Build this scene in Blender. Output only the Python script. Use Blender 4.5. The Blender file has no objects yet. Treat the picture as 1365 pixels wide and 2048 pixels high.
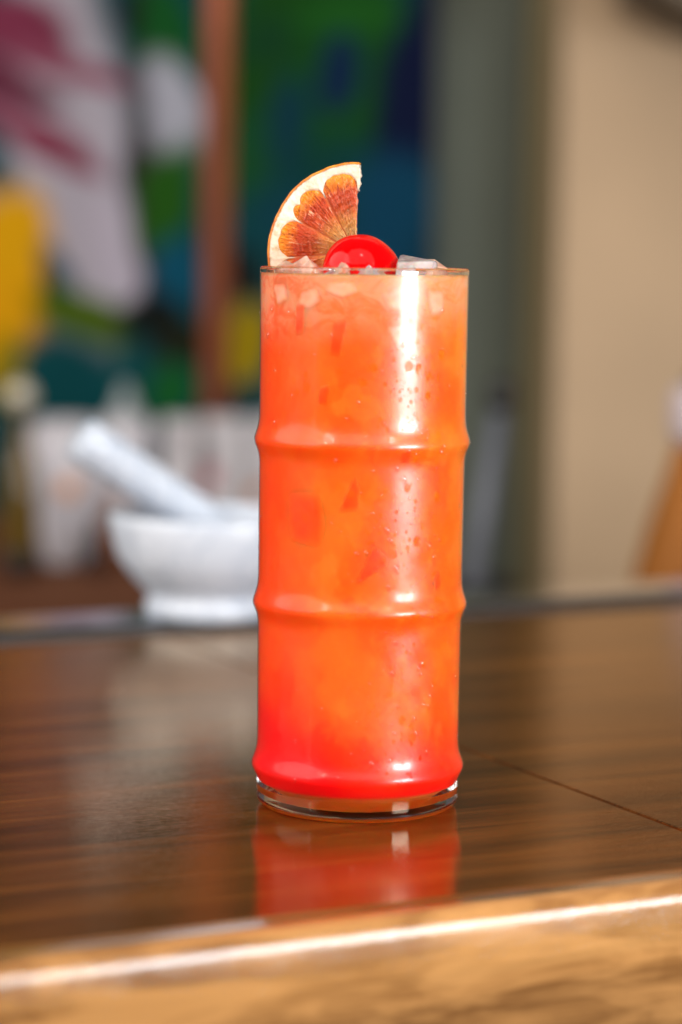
import bpy, bmesh, math, random
from mathutils import Vector, Matrix, noise
R = math.radians
random.seed(7)
scene = bpy.context.scene
C = scene.collection

# ------------------------------------------------------------------ camera
FPX = 5000.0                                   # focal length in pixels of the 1365 x 2048 photograph
CAM = Vector((-0.00605, -0.75, 0.16811))       # the glass stands at the origin, the bar top is z = 0
CROT = Matrix.Rotation(R(84.0), 3, 'X') @ Matrix.Rotation(R(0.8), 3, 'Z')
cd = bpy.data.cameras.new('camera'); cam = bpy.data.objects.new('camera', cd); C.objects.link(cam)
cam.matrix_world = Matrix.Translation(CAM) @ CROT.to_4x4()
cd.sensor_fit = 'VERTICAL'; cd.sensor_height = 36.0; cd.sensor_width = 24.0
cd.lens = FPX / 2048 * 36.0
cd.clip_start = 0.02; cd.clip_end = 60
cd.dof.use_dof = True; cd.dof.focus_distance = 0.743; cd.dof.aperture_fstop = 5.0
scene.camera = cam

def spot(px, py, dist):
    """world point seen at photo position (px, py) standing dist metres in front of the camera"""
    d = CROT @ Vector(((px - 682.5) / FPX, (1024 - py) / FPX, -1))
    return CAM + d * (dist / d.y)

# ------------------------------------------------------------------ light
w = bpy.data.worlds.new('World'); scene.world = w; w.use_nodes = True
w.node_tree.nodes['Background'].inputs[0].default_value = (0.75, 0.78, 0.85, 1)
w.node_tree.nodes['Background'].inputs[1].default_value = 0.11

def area(name, loc, target, sx, sy, power, col, shape='RECTANGLE'):
    l = bpy.data.lights.new(name, 'AREA'); l.shape = shape; l.size = sx; l.size_y = sy
    l.energy = power; l.color = col
    o = bpy.data.objects.new(name, l); C.objects.link(o); o.location = loc
    d = Vector(target) - Vector(loc)
    o.rotation_euler = d.to_track_quat('-Z', 'Y').to_euler()
    return o
def bulb(name, loc, power, rad, col):
    l = bpy.data.lights.new(name, 'POINT'); l.energy = power; l.shadow_soft_size = rad; l.color = col
    o = bpy.data.objects.new(name, l); C.objects.link(o); o.location = loc
    return o
# low window behind the photographer's right shoulder
area('window_light', (1.22, -1.03, 0.275), (0, 0, 0.275), 0.54, 0.44, 28, (0.93, 0.96, 1.0))
# wide soft room light behind and above the photographer
area('room_light', (-0.2, -1.40, 1.75), (0, 0, 0.1), 3.4, 2.3, 26, (1.0, 0.96, 0.92), 'ELLIPSE')
# broad soft fill added at the left to brighten the drink's left side
area('left_fill', (-1.7, -0.40, 1.05), (0, 0, 0.08), 2.6, 1.9, 36, (1.0, 0.95, 0.90), 'ELLIPSE')
# slim light far to the left
area('slim_light', (-1.5, -1.05, 0.40), (0, 0, 0.3), 0.03, 0.7, 0.7, (1.0, 0.95, 0.9))
# room light over the back counter
area('back_light', (0.35, 1.3, 1.9), (0.25, 1.9, 0.2), 1.4, 0.6, 1.2, (1.0, 0.82, 0.62))
# pendant bulbs that sparkle in the glass
for i, (x, y, z) in enumerate(((-0.75, -0.9, 0.62), (-0.66, -0.95, 0.74), (0.62, -0.95, 0.70), (0.70, -0.9, 0.80), (-0.06, -0.9, 1.35), (0.06, -0.9, 1.40))):
    bulb('pendant_bulb', (x, y, z), 5.0, 0.022, (1.0, 0.88, 0.72))

scene.render.engine = 'CYCLES'
scene.cycles.use_denoising = True
scene.cycles.max_bounces = 14; scene.cycles.transmission_bounces = 12; scene.cycles.transparent_max_bounces = 16
scene.cycles.glossy_bounces = 8; scene.cycles.diffuse_bounces = 4
scene.cycles.sample_clamp_indirect = 8
scene.view_settings.view_transform = 'Standard'; scene.view_settings.look = 'None'
scene.view_settings.exposure = 0.14; scene.view_settings.gamma = 1.0

# ------------------------------------------------------------------ helpers
def lin(r, g, b):
    f = lambda c: (c / 255 / 12.92) if c <= 10 else ((c / 255 + 0.055) / 1.055) ** 2.4
    return (f(r), f(g), f(b), 1)
def tag(o, label=None, cat=None, group=None, kind=None):
    if label: o['label'] = label
    if cat: o['category'] = cat
    if group: o['group'] = group
    if kind: o['kind'] = kind
    return o
def empty(name, loc=(0, 0, 0), rz=0.0):
    o = bpy.data.objects.new(name, None); C.objects.link(o); o.location = loc; o.rotation_euler = (0, 0, rz)
    o.empty_display_size = 0.01
    return o
def link(name, me, mat, parent=None, smooth=True):
    o = bpy.data.objects.new(name, me); C.objects.link(o)
    for m in (mat if isinstance(mat, (list, tuple)) else [mat]): me.materials.append(m)
    if smooth:
        for p in me.polygons: p.use_smooth = True
    if parent: o.parent = parent
    return o
def mesh(name, v, f, mat, parent=None, smooth=True, loc=None):
    me = bpy.data.meshes.new(name); me.from_pydata([tuple(p) for p in v], [], f); me.update()
    bm = bmesh.new(); bm.from_mesh(me); bmesh.ops.recalc_face_normals(bm, faces=bm.faces); bm.to_mesh(me); bm.free()
    o = link(name, me, mat, parent, smooth)
    if loc is not None: o.location = loc
    return o
def lathe(name, prof, mat, parent=None, n=64, loc=None, close=True):
    """prof: list of (radius, z) from bottom to top; radius 0 closes with a point"""
    v, f = [], []; rings = []
    for r, z in prof:
        if r < 1e-7: rings.append([len(v)]); v.append((0, 0, z))
        else:
            rings.append(list(range(len(v), len(v) + n)))
            v += [(r * math.cos(2 * math.pi * k / n), r * math.sin(2 * math.pi * k / n), z) for k in range(n)]
    for a, b in zip(rings, rings[1:]):
        for k in range(n):
            k2 = (k + 1) % n
            if len(a) == 1 and len(b) == 1: continue
            if len(a) == 1: f.append((a[0], b[k], b[k2]))
            elif len(b) == 1: f.append((a[k], a[k2], b[0]))
            else: f.append((a[k], a[k2], b[k2], b[k]))
    return mesh(name, v, f, mat, parent, True, loc)
def box(name, x0, x1, y0, y1, z0, z1, mat, parent=None, bev=0.0, seg=3):
    bm = bmesh.new(); bmesh.ops.create_cube(bm, size=1)
    for p in bm.verts:
        p.co = Vector(((x0 + x1) / 2 + p.co.x * (x1 - x0), (y0 + y1) / 2 + p.co.y * (y1 - y0), (z0 + z1) / 2 + p.co.z * (z1 - z0)))
    if bev: bmesh.ops.bevel(bm, geom=bm.edges[:], offset=bev, segments=seg, profile=0.5, affect='EDGES')
    me = bpy.data.meshes.new(name); bm.to_mesh(me); bm.free()
    return link(name, me, mat, parent, False)
def smoothstep(a, b, x):
    t = min(1, max(0, (x - a) / (b - a))); return t * t * (3 - 2 * t)

# ------------------------------------------------------------------ material helpers
class NT:
    def __init__(s, name):
        s.m = bpy.data.materials.new(name); s.m.use_nodes = True; s.t = s.m.node_tree
        s.b = s.t.nodes.get('Principled BSDF'); s.out = s.t.nodes.get('Material Output')
    def n(s, typ, **kw):
        nd = s.t.nodes.new(typ)
        for k, v in kw.items():
            if k.startswith('_'): setattr(nd, k[1:], v)
        return nd
    def l(s, a, b): s.t.links.new(a, b)
    def coords(s, scale=(1, 1, 1), loc=(0, 0, 0), rot=(0, 0, 0), of=None):
        tc = s.n('ShaderNodeTexCoord')
        mp = s.n('ShaderNodeMapping')
        if of: tc.object = of
        s.l(tc.outputs['Object'], mp.inputs['Vector'])
        mp.inputs['Scale'].default_value = scale; mp.inputs['Location'].default_value = loc; mp.inputs['Rotation'].default_value = rot
        return mp.outputs['Vector']
    def noise(s, vec, scale, detail=4, rough=0.55, dist=0.0):
        nd = s.n('ShaderNodeTexNoise'); nd.inputs['Scale'].default_value = scale; nd.inputs['Detail'].default_value = detail
        nd.inputs['Roughness'].default_value = rough; nd.inputs['Distortion'].default_value = dist
        s.l(vec, nd.inputs['Vector']); return nd.outputs['Fac']
    def ramp(s, fac, stops, interp='LINEAR'):
        nd = s.n('ShaderNodeValToRGB'); s.l(fac, nd.inputs['Fac']); e = nd.color_ramp.elements
        nd.color_ramp.interpolation = interp
        while len(e) < len(stops): e.new(0.5)
        for el, (p, c) in zip(e, stops):
            el.position = p; el.color = c if len(c) == 4 else (*c, 1)
        return nd.outputs['Color']
    def mrange(s, x, a, b, c, d, smooth=False):
        nd = s.n('ShaderNodeMapRange'); s.l(x, nd.inputs['Value'])
        nd.inputs['From Min'].default_value = a; nd.inputs['From Max'].default_value = b
        nd.inputs['To Min'].default_value = c; nd.inputs['To Max'].default_value = d
        if smooth: nd.interpolation_type = 'SMOOTHSTEP'
        return nd.outputs['Result']
    def math(s, op, a, b=None):
        nd = s.n('ShaderNodeMath'); nd.operation = op
        for i, x in enumerate((a, b)):
            if x is None: continue
            if isinstance(x, (int, float)): nd.inputs[i].default_value = x
            else: s.l(x, nd.inputs[i])
        return nd.outputs[0]
    def mix(s, fac, a, b):
        nd = s.n('ShaderNodeMix'); nd.data_type = 'RGBA'
        if isinstance(fac, (int, float)): nd.inputs[0].default_value = fac
        else: s.l(fac, nd.inputs[0])
        for i, x in ((6, a), (7, b)):
            if isinstance(x, tuple): nd.inputs[i].default_value = x if len(x) == 4 else (*x, 1)
            else: s.l(x, nd.inputs[i])
        return nd.outputs[2]
    def bump(s, h, strength, dist):
        nd = s.n('ShaderNodeBump'); nd.inputs['Strength'].default_value = strength; nd.inputs['Distance'].default_value = dist
        s.l(h, nd.inputs['Height']); return nd.outputs['Normal']
    def schlick(s, f0):
        g = s.n('ShaderNodeNewGeometry'); d = s.n('ShaderNodeVectorMath'); d.operation = 'DOT_PRODUCT'
        s.l(g.outputs['Incoming'], d.inputs[0]); s.l(g.outputs['Normal'], d.inputs[1])
        c = s.math('SUBTRACT', 1.0, s.math('MINIMUM', s.math('ABSOLUTE', d.outputs['Value']), 1.0))
        return s.math('ADD', s.math('MULTIPLY', s.math('POWER', c, 5.0), 1 - f0), f0)
    def set(s, **kw):
        for k, v in kw.items():
            i = s.b.inputs[k.replace('_', ' ')]
            if isinstance(v, (int, float, tuple)): i.default_value = v if not (isinstance(v, tuple) and len(v) == 3 and i.type == 'RGBA') else (*v, 1)
            else: s.l(v, i)
        return s
def simple(name, col, rough=0.5, var=0.12, nscale=20, bump=0.0, **kw):
    m = NT(name); vec = m.coords()
    fac = m.noise(vec, nscale, 5)
    c = m.ramp(fac, [(0.25, tuple(x * (1 - var) for x in col[:3])), (0.75, tuple(min(1, x * (1 + var)) for x in col[:3]))])
    m.set(Base_Color=c, Roughness=rough, **kw)
    if bump: m.l(m.bump(fac, bump, 0.002), m.b.inputs['Normal'])
    return m.m

# ------------------------------------------------------------------ setting: walls, mural, counters
def wall_mat(name, col, sc=6):
    m = NT(name); v = m.coords()
    f = m.math('ADD', m.math('MULTIPLY', m.noise(v, sc, 5), 0.5), m.math('MULTIPLY', m.noise(m.coords((1, 1, 0.4)), 1.7, 3), 0.5))
    c = m.ramp(f, [(0.3, tuple(x * 0.86 for x in col[:3])), (0.7, tuple(x * 1.10 for x in col[:3]))])
    fine = m.noise(v, 180, 3)
    m.set(Base_Color=c, Roughness=0.7, Normal=m.bump(fine, 0.25, 0.001)); return m.m
M_grey = wall_mat('grey_plaster', lin(90, 96, 84))
M_olive = wall_mat('olive_paint', lin(124, 112, 76))
M_tan = wall_mat('tan_plaster', lin(200, 169, 134))
DW = 2.62                                       # distance of the wall behind
a = spot(0, 0, DW); WY = a.y
tag(box('back_wall', -2.2, spot(1046, 600, DW).x, WY + 0.03, WY + 0.13, -1.1, 2.2, M_grey), kind='structure')
tag(box('corner_wall', spot(1046, 600, DW).x + 0.002, spot(1112, 600, DW).x - 0.002, WY - 0.012, WY + 0.13, -1.1, 2.2, M_olive, bev=0.004), kind='structure')
tag(box('side_wall', spot(1118, 600, DW - 0.15).x, 2.6, WY - 0.15, WY + 0.13, -1.1, 2.2, M_tan), kind='structure')
M_floor = wall_mat('floor_tile', lin(90, 76, 66))
tag(box('floor', -4, 4, -4, WY + 0.2, -1.12, -1.102, M_floor), kind='structure')
# dark grey-brown block high on the tan wall
M_corner = simple('corner_block_paint', lin(120, 106, 88), 0.7)
p = spot(1262, -14, DW - 0.3)
v = [(p.x, 0, p.z + .004), (p.x + 0.06, 0, p.z - 0.03), (p.x + 0.5, 0, p.z - 0.05), (p.x + 0.5, 0, p.z + 0.12), (p.x, 0, p.z + 0.12)]
y0, y1 = WY - 0.42, WY - 0.155
tag(mesh('corner_block', [(a_, y0, c_) for a_, _, c_ in v] + [(a_, y1, c_) for a_, _, c_ in v],
     [(0, 1, 2, 3, 4), (9, 8, 7, 6, 5)] + [(k, (k + 1) % 5, 5 + (k + 1) % 5, 5 + k) for k in range(5)], M_corner, smooth=False), kind='structure')

# the mural: a painted canvas panel, colours laid on in soft brushed shapes
def mural_mat(origin, k):
    m = NT('mural_paint'); tc = m.n('ShaderNodeTexCoord')
    nz = m.n('ShaderNodeTexNoise'); nz.inputs['Scale'].default_value = 9; nz.inputs['Detail'].default_value = 3
    m.l(tc.outputs['Object'], nz.inputs['Vector'])
    sub = m.n('ShaderNodeVectorMath'); sub.operation = 'MULTIPLY_ADD'
    m.l(nz.outputs['Color'], sub.inputs[0]); sub.inputs[1].default_value = (0.05, 0.05, 0.05)
    m.l(tc.outputs['Object'], sub.inputs[2])
    off = m.n('ShaderNodeVectorMath'); off.operation = 'SUBTRACT'; m.l(sub.outputs[0], off.inputs[0]); off.inputs[1].default_value = (0.025, 0.025, 0.025)
    vec = off.outputs[0]
    col = lin(0, 60, 66)
    L = [  # centre x, y, half-width, half-height (photo pixels), turn, colour
        (140, 300, 130, 420, -8, (190, 182, 194)), (235, 500, 60, 130, -14, (196, 186, 200)), (300, 330, 40, 420, 0, (52, 46, 42)),  # last shape: a dark vertical shadow put into the mural's colours
        (40, 60, 110, 70, 20, (128, 48, 74)), (150, 140, 130, 26, 22, (150, 78, 100)), (30, 170, 110, 40, 24, (118, 40, 66)), (60, 260, 150, 30, 24, (146, 70, 94)), (110, 300, 130, 24, 26, (138, 52, 76)),
        (20, 390, 70, 50, 0, (176, 170, 165)), (0, 350, 40, 40, 0, (0, 80, 96)), (10, 560, 105, 205, 8, (232, 164, 0)), (40, 470, 60, 90, 0, (232, 168, 0)),
        (115, 560, 34, 80, -20, (0, 78, 92)), (170, 630, 130, 46, 18, (86, 116, 0)), (130, 770, 135, 105, 0, (0, 82, 88)), (10, 740, 34, 80, 10, (150, 130, 0)),
        (330, 60, 60, 110, -14, (8, 92, 30)), (265, 20, 26, 60, 0, (22, 24, 22)), (345, 230, 52, 120, -14, (178, 178, 190)), (335, 400, 56, 120, 18, (36, 98, 12)), (345, 555, 62, 92, 0, (0, 88, 116)),
        (300, 650, 70, 56, 0, (14, 20, 16)), (370, 690, 60, 44, 0, (30, 34, 12)), (350, 780, 60, 60, 0, (16, 104, 40)), (255, 745, 40, 80, 10, (0, 84, 86)),
        (600, 120, 175, 330, 10, (16, 78, 12)), (690, 170, 120, 230, 12, (14, 84, 20)), (640, 330, 110, 60, -20, (0, 70, 62)), (540, 80, 60, 60, 0, (8, 70, 30)), (680, 150, 46, 82, 10, (0, 38, 78)), (575, 250, 48, 104, 8, (0, 62, 76)), (500, 330, 60, 110, 0, (14, 84, 40)),
        (840, 170, 84, 260, 8, (0, 14, 58)), (790, 440, 120, 140, 0, (0, 72, 104)), (600, 430, 120, 80, 0, (0, 70, 84)), (690, 40, 110, 40, 0, (24, 100, 22)),
        (480, 560, 40, 70, 0, (16, 24, 20)), (492, 690, 46, 84, 0, (160, 134, 0)), (490, 800, 50, 44, 0, (0, 62, 66)), (650, 640, 120, 150, 0, (20, 70, 60)), (860, 620, 60, 180, 0, (0, 60, 84)),
    ]
    for (cx, cy, rx, ry, rot, c) in L:
        mp = m.n('ShaderNodeMapping'); mp.vector_type = 'TEXTURE'
        q = spot(cx, cy, DW) - origin
        mp.inputs['Location'].default_value = (q.x, 0, q.z); mp.inputs['Rotation'].default_value = (0, R(rot), 0)
        mp.inputs['Scale'].default_value = (rx * k, 100, ry * k)
        m.l(vec, mp.inputs['Vector'])
        ln = m.n('ShaderNodeVectorMath'); ln.operation = 'LENGTH'; m.l(mp.outputs[0], ln.inputs[0])
        f = m.mrange(ln.outputs['Value'], 0.66, 1.20, 1, 0, True)
        col = m.mix(f, col, lin(*[x_ * (0.91 if max(c) > 125 else 0.80) for x_ in c]))
    br = m.noise(m.coords((60, 60, 8)), 6, 4)
    m.set(Base_Color=col, Roughness=0.6, Specular_IOR_Level=0.08, Normal=m.bump(br, 0.3, 0.001))
    return m.m
o0 = spot(0, 900, DW); mx1 = spot(868, 300, DW).x
mural = empty('mural', (o0.x, WY - 0.002, o0.z))
tag(mural, 'large abstract mural in green, navy, yellow and lavender behind the bar', 'painting')
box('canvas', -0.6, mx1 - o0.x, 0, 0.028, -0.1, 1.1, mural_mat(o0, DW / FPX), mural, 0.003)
box('canvas_backing', -0.59, mx1 - o0.x - 0.01, 0.0285, 0.0315, -0.09, 1.09, simple('canvas_frame_wood', lin(150, 120, 80)), mural)

# copper pipe in front of the mural
M_copper = simple('aged_copper', lin(196, 112, 78), 0.42, 0.2, 14, Metallic=0.55)
p = spot(434, 500, 2.3)
pipe = empty('copper_pipe', (p.x, p.y, -0.198))
tag(pipe, 'upright brown copper pipe standing in front of the mural', 'pipe')
pr = 0.0128
lathe('tube', [(0, 0), (pr, 0), (pr, 1.6), (0, 1.6)], M_copper, pipe, 32)
lathe('floor_flange', [(pr + .0005, 0.0), (0.034, 0.0), (0.034, 0.005), (0.018, 0.008), (0.0165, 0.02), (pr + .0005, 0.02)], M_copper, pipe, 32)
lathe('coupling', [(pr + .0002, 0.9), (0.0155, 0.901), (0.0155, 0.94), (pr + .0002, 0.941)], M_copper, pipe, 32)

# wood
def wood_mat(name, dark, mid, light, rough, bumpk, blotch=0.0, seed=0, gscale=1.0, gloss=1.0, varnish=(1.0, 0.83, 0.62, 1), f0=0.06, wear=0.0):
    m = NT(name)
    v = m.coords((1.6, 26 * gscale, 26 * gscale), (seed, seed * 0.7, 0))
    wide = m.noise(v, 2.2, 6, 0.6, 0.6)
    vf = m.coords((6, 300, 300), (seed, 0, 0)); fine = m.noise(vf, 3.0, 5, 0.7, 0.2)
    vp = m.coords((40, 900, 900)); pore = m.noise(vp, 2.0, 3, 0.6)
    c1 = m.ramp(wide, [(0.36, dark), (0.50, mid), (0.64, light)])
    c2 = m.ramp(fine, [(0.3, tuple(x * 0.72 for x in dark)), (0.7, tuple(min(1, x * 1.1) for x in light))])
    c = m.mix(0.38, c1, c2)
    if blotch:
        vb = m.coords((12, 40, 60), (seed + 3, 1, 0)); bl = m.noise(vb, 1.6, 5, 0.55, 0.9)
        c = m.mix(m.mrange(bl, 0.40, 0.66, 0, blotch, True), c, tuple(min(1, x * 1.75) for x in light))
    h = m.math('ADD', m.math('MULTIPLY', fine, 0.7), m.math('MULTIPLY', pore, 0.5))
    rr = m.mrange(fine, 0.2, 0.8, rough * 0.75, rough * 1.3)
    nrm = m.bump(h, bumpk, 0.0004)
    if wear:
        cb = m.n('ShaderNodeBump'); cb.inputs['Strength'].default_value = wear; cb.inputs['Distance'].default_value = 0.0012
        m.l(m.noise(m.coords((1, 1, 1)), 620, 4, 0.65), cb.inputs['Height']); m.l(nrm, cb.inputs['Normal']); nrm = cb.outputs['Normal']
    df = m.n('ShaderNodeBsdfDiffuse'); m.l(c, df.inputs['Color']); m.l(nrm, df.inputs['Normal'])
    gl = m.n('ShaderNodeBsdfGlossy'); m.l(rr, gl.inputs['Roughness']); m.l(nrm, gl.inputs['Normal']); gl.inputs['Color'].default_value = varnish
    mx = m.n('ShaderNodeMixShader'); m.l(m.math('MULTIPLY', m.schlick(f0), gloss), mx.inputs[0]); m.l(df.outputs[0], mx.inputs[1]); m.l(gl.outputs[0], mx.inputs[2])
    m.l(mx.outputs[0], m.out.inputs['Surface'])
    return m.m
M_top = wood_mat('bar_walnut', lin(46, 21, 6), lin(88, 48, 16), lin(126, 74, 28), 0.065, 0.12, seed=2)
M_edge = wood_mat('bar_edge_wood', lin(112, 68, 30), lin(158, 106, 56), lin(182, 132, 78), 0.09, 0.35, blotch=0.5, varnish=(1, 1, 1, 1), f0=0.085, wear=0.20, seed=5, gscale=0.5)
M_shelf = wood_mat('back_shelf_wood', lin(70, 34, 20), lin(96, 50, 30), lin(116, 64, 40), 0.6, 0.2, seed=9, gloss=0.15)
M_counter = simple('dark_counter', lin(46, 42, 40), 0.35)

# the bar: u runs along the bar, v away from the photographer, turned 28 degrees
YAW = R(26.5)
bar = empty('bar_counter', (0, 0, 0), YAW)
tag(bar, 'glossy walnut bar counter with lighter rounded front edge under the glass', 'bar counter')
SEAM = 0.0718
SV = 0.334
VF = -0.1105
def slab(name, u0, u1):
    return box(name, u0, u1, VF + 0.0004, SV - 0.0015, -0.04, 0.0, M_top, bar, 0.0007, 2)
slab('tabletop_panel', -1.5, SEAM - 0.0004); slab('tabletop_panel', SEAM + 0.0004, 1.6)
# front edge board with a round-over
rr_, prof = 0.0052, []
v0 = -0.1240
prof.append((VF + 0.0014, 0.0003))
for k in range(13):
    t = k / 12 * math.pi / 2
    prof.append((v0 + rr_ - rr_ * math.sin(t), 0.0003 - rr_ + rr_ * math.cos(t)))
prof += [(v0, -0.052), (VF + 0.0014, -0.052)]
for (u0, u1) in ((-1.5, 1.6),):
    nv = len(prof); us = [u0 + (u1 - u0) * i / 120 for i in range(121)]
    V, Fc = [], []
    for i, u in enumerate(us):
        for j, (vv, zz) in enumerate(prof):
            wob = 0.00035 * noise.noise(Vector((u * 30, vv * 60, zz * 60))) if 0 < j < nv - 2 else 0
            V.append((u, vv - abs(wob), zz))
    for i in range(len(us) - 1):
        for j in range(nv):
            j2 = (j + 1) % nv
            Fc.append((i * nv + j, i * nv + j2, (i + 1) * nv + j2, (i + 1) * nv + j))
    Fc += [tuple(range(nv)), tuple(range(len(V) - nv, len(V)))[::-1]]
    fe = mesh('front_edge', V, Fc, M_edge, bar)
    fe.data.polygons.foreach_set('use_smooth', [True] * len(fe.data.polygons))
M_dark = simple('strip_black', lin(26, 25, 26), 0.5, 0.2, 80)
M_steel = simple('brushed_steel', lin(214, 216, 222), 0.12, 0.06, 60, Metallic=1.0)
box('dark_strip', -1.5, 1.6, SV, 0.3535, -0.03, 0.0022, M_dark, bar, 0.0012)  # flat dark strip in front of the steel trim
box('steel_trim', -1.5, 1.6, 0.3545, 0.392, -0.04, 0.0022, M_steel, bar, 0.001)
box('bar_body', -1.5, 1.6, VF + 0.02, 0.32, -1.1, -0.0405, simple('bar_panel', lin(60, 40, 26), 0.5), bar)

# low counter and raised shelf behind the bar
box_c = box('back_counter', -2.0, 2.4, 1.28 - 0.75, WY - 0.16, -0.26, -0.20, M_counter, None, 0.004)
# keep it clear of the turned bar: it starts beyond the bar's rear corner
bpy.data.objects.remove(box_c)
bc = empty('back_counter', (0, 0, 0)); tag(bc, 'low dark counter hidden behind the bar under the shelf', 'counter')
def poly_slab(name, pts, z0, z1, mat, parent):
    n = len(pts)
    return mesh(name, [(x, y, z0) for x, y in pts] + [(x, y, z1) for x, y in pts],
                [tuple(range(n))[::-1], tuple(range(n, 2 * n))] + [(k, (k + 1) % n, n + (k + 1) % n, n + k) for k in range(n)], mat, parent, False)
def uv(u, v_): return (u * math.cos(YAW) - v_ * math.sin(YAW), u * math.sin(YAW) + v_ * math.cos(YAW))
e0, e1 = uv(-1.0, 0.46), uv(1.6, 0.46)
poly_slab('worktop', [e0, e1, (e1[0], WY - 0.16), (e0[0], WY - 0.16)], -0.24, -0.20, M_counter, bc)
poly_slab('cabinet', [(e0[0] + .02, e0[1] + .03), (e1[0] - .02, e1[1] + .03), (e1[0] - .02, WY - 0.18), (e0[0] + .02, WY - 0.18)], -1.1, -0.241, M_counter, bc)
sz = spot(120, 1130, 2.05).z
xs1 = spot(640, 1100, 2.2).x
sh = empty('back_shelf', (0, 0, 0)); tag(sh, 'reddish brown wooden shelf behind the bar at the left', 'shelf')
box('shelf_board', -0.95, xs1, 1.0, WY - 0.17, sz - 0.025, sz, M_shelf, sh, 0.002)
for x in (-0.93, xs1 - 0.05): box('support', x, x + 0.03, 1.02, WY - 0.2, -0.1995, sz - 0.0255, M_shelf, sh)

# ------------------------------------------------------------------ things on the shelf
M_wht = simple('white_glaze', lin(206, 201, 206), 0.35, 0.05, 12)
M_wht2 = simple('white_card', lin(206, 201, 204), 0.6, 0.05, 12)
def px(d): return d / FPX
def stand(x, d): q = spot(x, 1100, d); return (q.x, q.y, sz + 0.0005)
def zof(x, y, d): return spot(x, y, d).z - sz - 0.0005
d = 2.05
# white jar A
t = empty('ceramic_jar', stand(130, d)); h = zof(130, 838, d)
tag(t, 'white ceramic jar with narrow foot and peach spot left of the pestle', 'jar')
k = px(d)
lathe('body', [(0, 0), (36 * k, 0), (42 * k, 0.004), (48 * k, h * 0.15), (68 * k, h * 0.38), (80 * k, h * 0.6), (78 * k, h * 0.82), (70 * k, h * 0.93), (66 * k, h * 0.97), (0, h * 0.975)], M_wht, t, 48)
lathe('lid', [(0, h * 0.976), (60 * k, h * 0.976), (60 * k, h * 0.99), (40 * k, h), (0, h)], M_wht, t, 48)
sp = lathe('painted_spot', [(0, 0.0014), (0.004, 0.0012), (0.009, 0.0002), (0.0095, -0.003), (0, -0.003)], simple('peach_glaze', lin(222, 160, 116), 0.4), t, 24, (0.006, -80 * k + 0.0005, h * 0.55)); sp.rotation_euler = (R(90), 0, 0)
# olive bottle; pale ball stopper imitates the blurred highlight on its cap
t = empty('olive_bottle', stand(42, 1.98)); k = px(1.98); h = zof(42, 832, 1.98)
tag(t, 'olive brown bottle with pale ball for its cap highlight at the left edge', 'bottle')
M_olv = simple('olive_glass', lin(104, 82, 34), 0.15, 0.15, 12, Transmission_Weight=0.2)
lathe('body', [(0, 0), (32 * k, 0), (36 * k, 0.004), (36 * k, h * 0.55), (30 * k, h * 0.7), (15 * k, h * 0.85), (14 * k, h), (0, h)], M_olv, t, 40)
lathe('base_band', [(0, 0.0001), (36.4 * k, 0.0001), (36.4 * k, 0.02), (0, 0.02)], simple('black_band', lin(26, 20, 16), 0.5), t, 40)
M_glint = simple('pale_glint', lin(206, 196, 176), 0.3, 0.05, 12, Metallic=0.3)
q = spot(50, 793, 1.98); b = spot(26, 793, 1.98)
lathe('stopper', [(0, h)] + [(30 * k * math.sin(a_ / 12 * math.pi), h + 0.004 + 30 * k * (1 - math.cos(a_ / 12 * math.pi))) for a_ in range(1, 12)] + [(0, h + 0.004 + 60 * k)], M_glint, t, 32)  # pale colour and size stand in for the cap's highlight
# dark small bottle and amber bottle between jar and mortar
for nm, x, dd, ytop, rad, mcol, lab in (('dark_bottle', 192, 2.00, 1045, 17, lin(30, 28, 34), 'small black bottle between the white jar and the mortar'),
                                   ('amber_bottle', 226, 2.10, 985, 22, lin(150, 84, 40), 'small amber brown bottle just left of the mortar')):
    t = empty(nm, stand(x, dd)); k = px(dd); h = zof(x, ytop, dd); tag(t, lab, 'bottle')
    mm = simple(nm + '_glass', mcol, 0.2, 0.15, 15)
    lathe('body', [(0, 0), (rad * .9 * k, 0), (rad * k, 0.003), (rad * k, h * 0.6), (rad * .5 * k, h * 0.78), (rad * .45 * k, h * 0.86), (0, h * .86)], mm, t, 32)
    lathe('cap', [(0, h * .861), (rad * .55 * k, h * .861), (rad * .55 * k, h), (0, h)], mm, t, 32)
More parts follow.
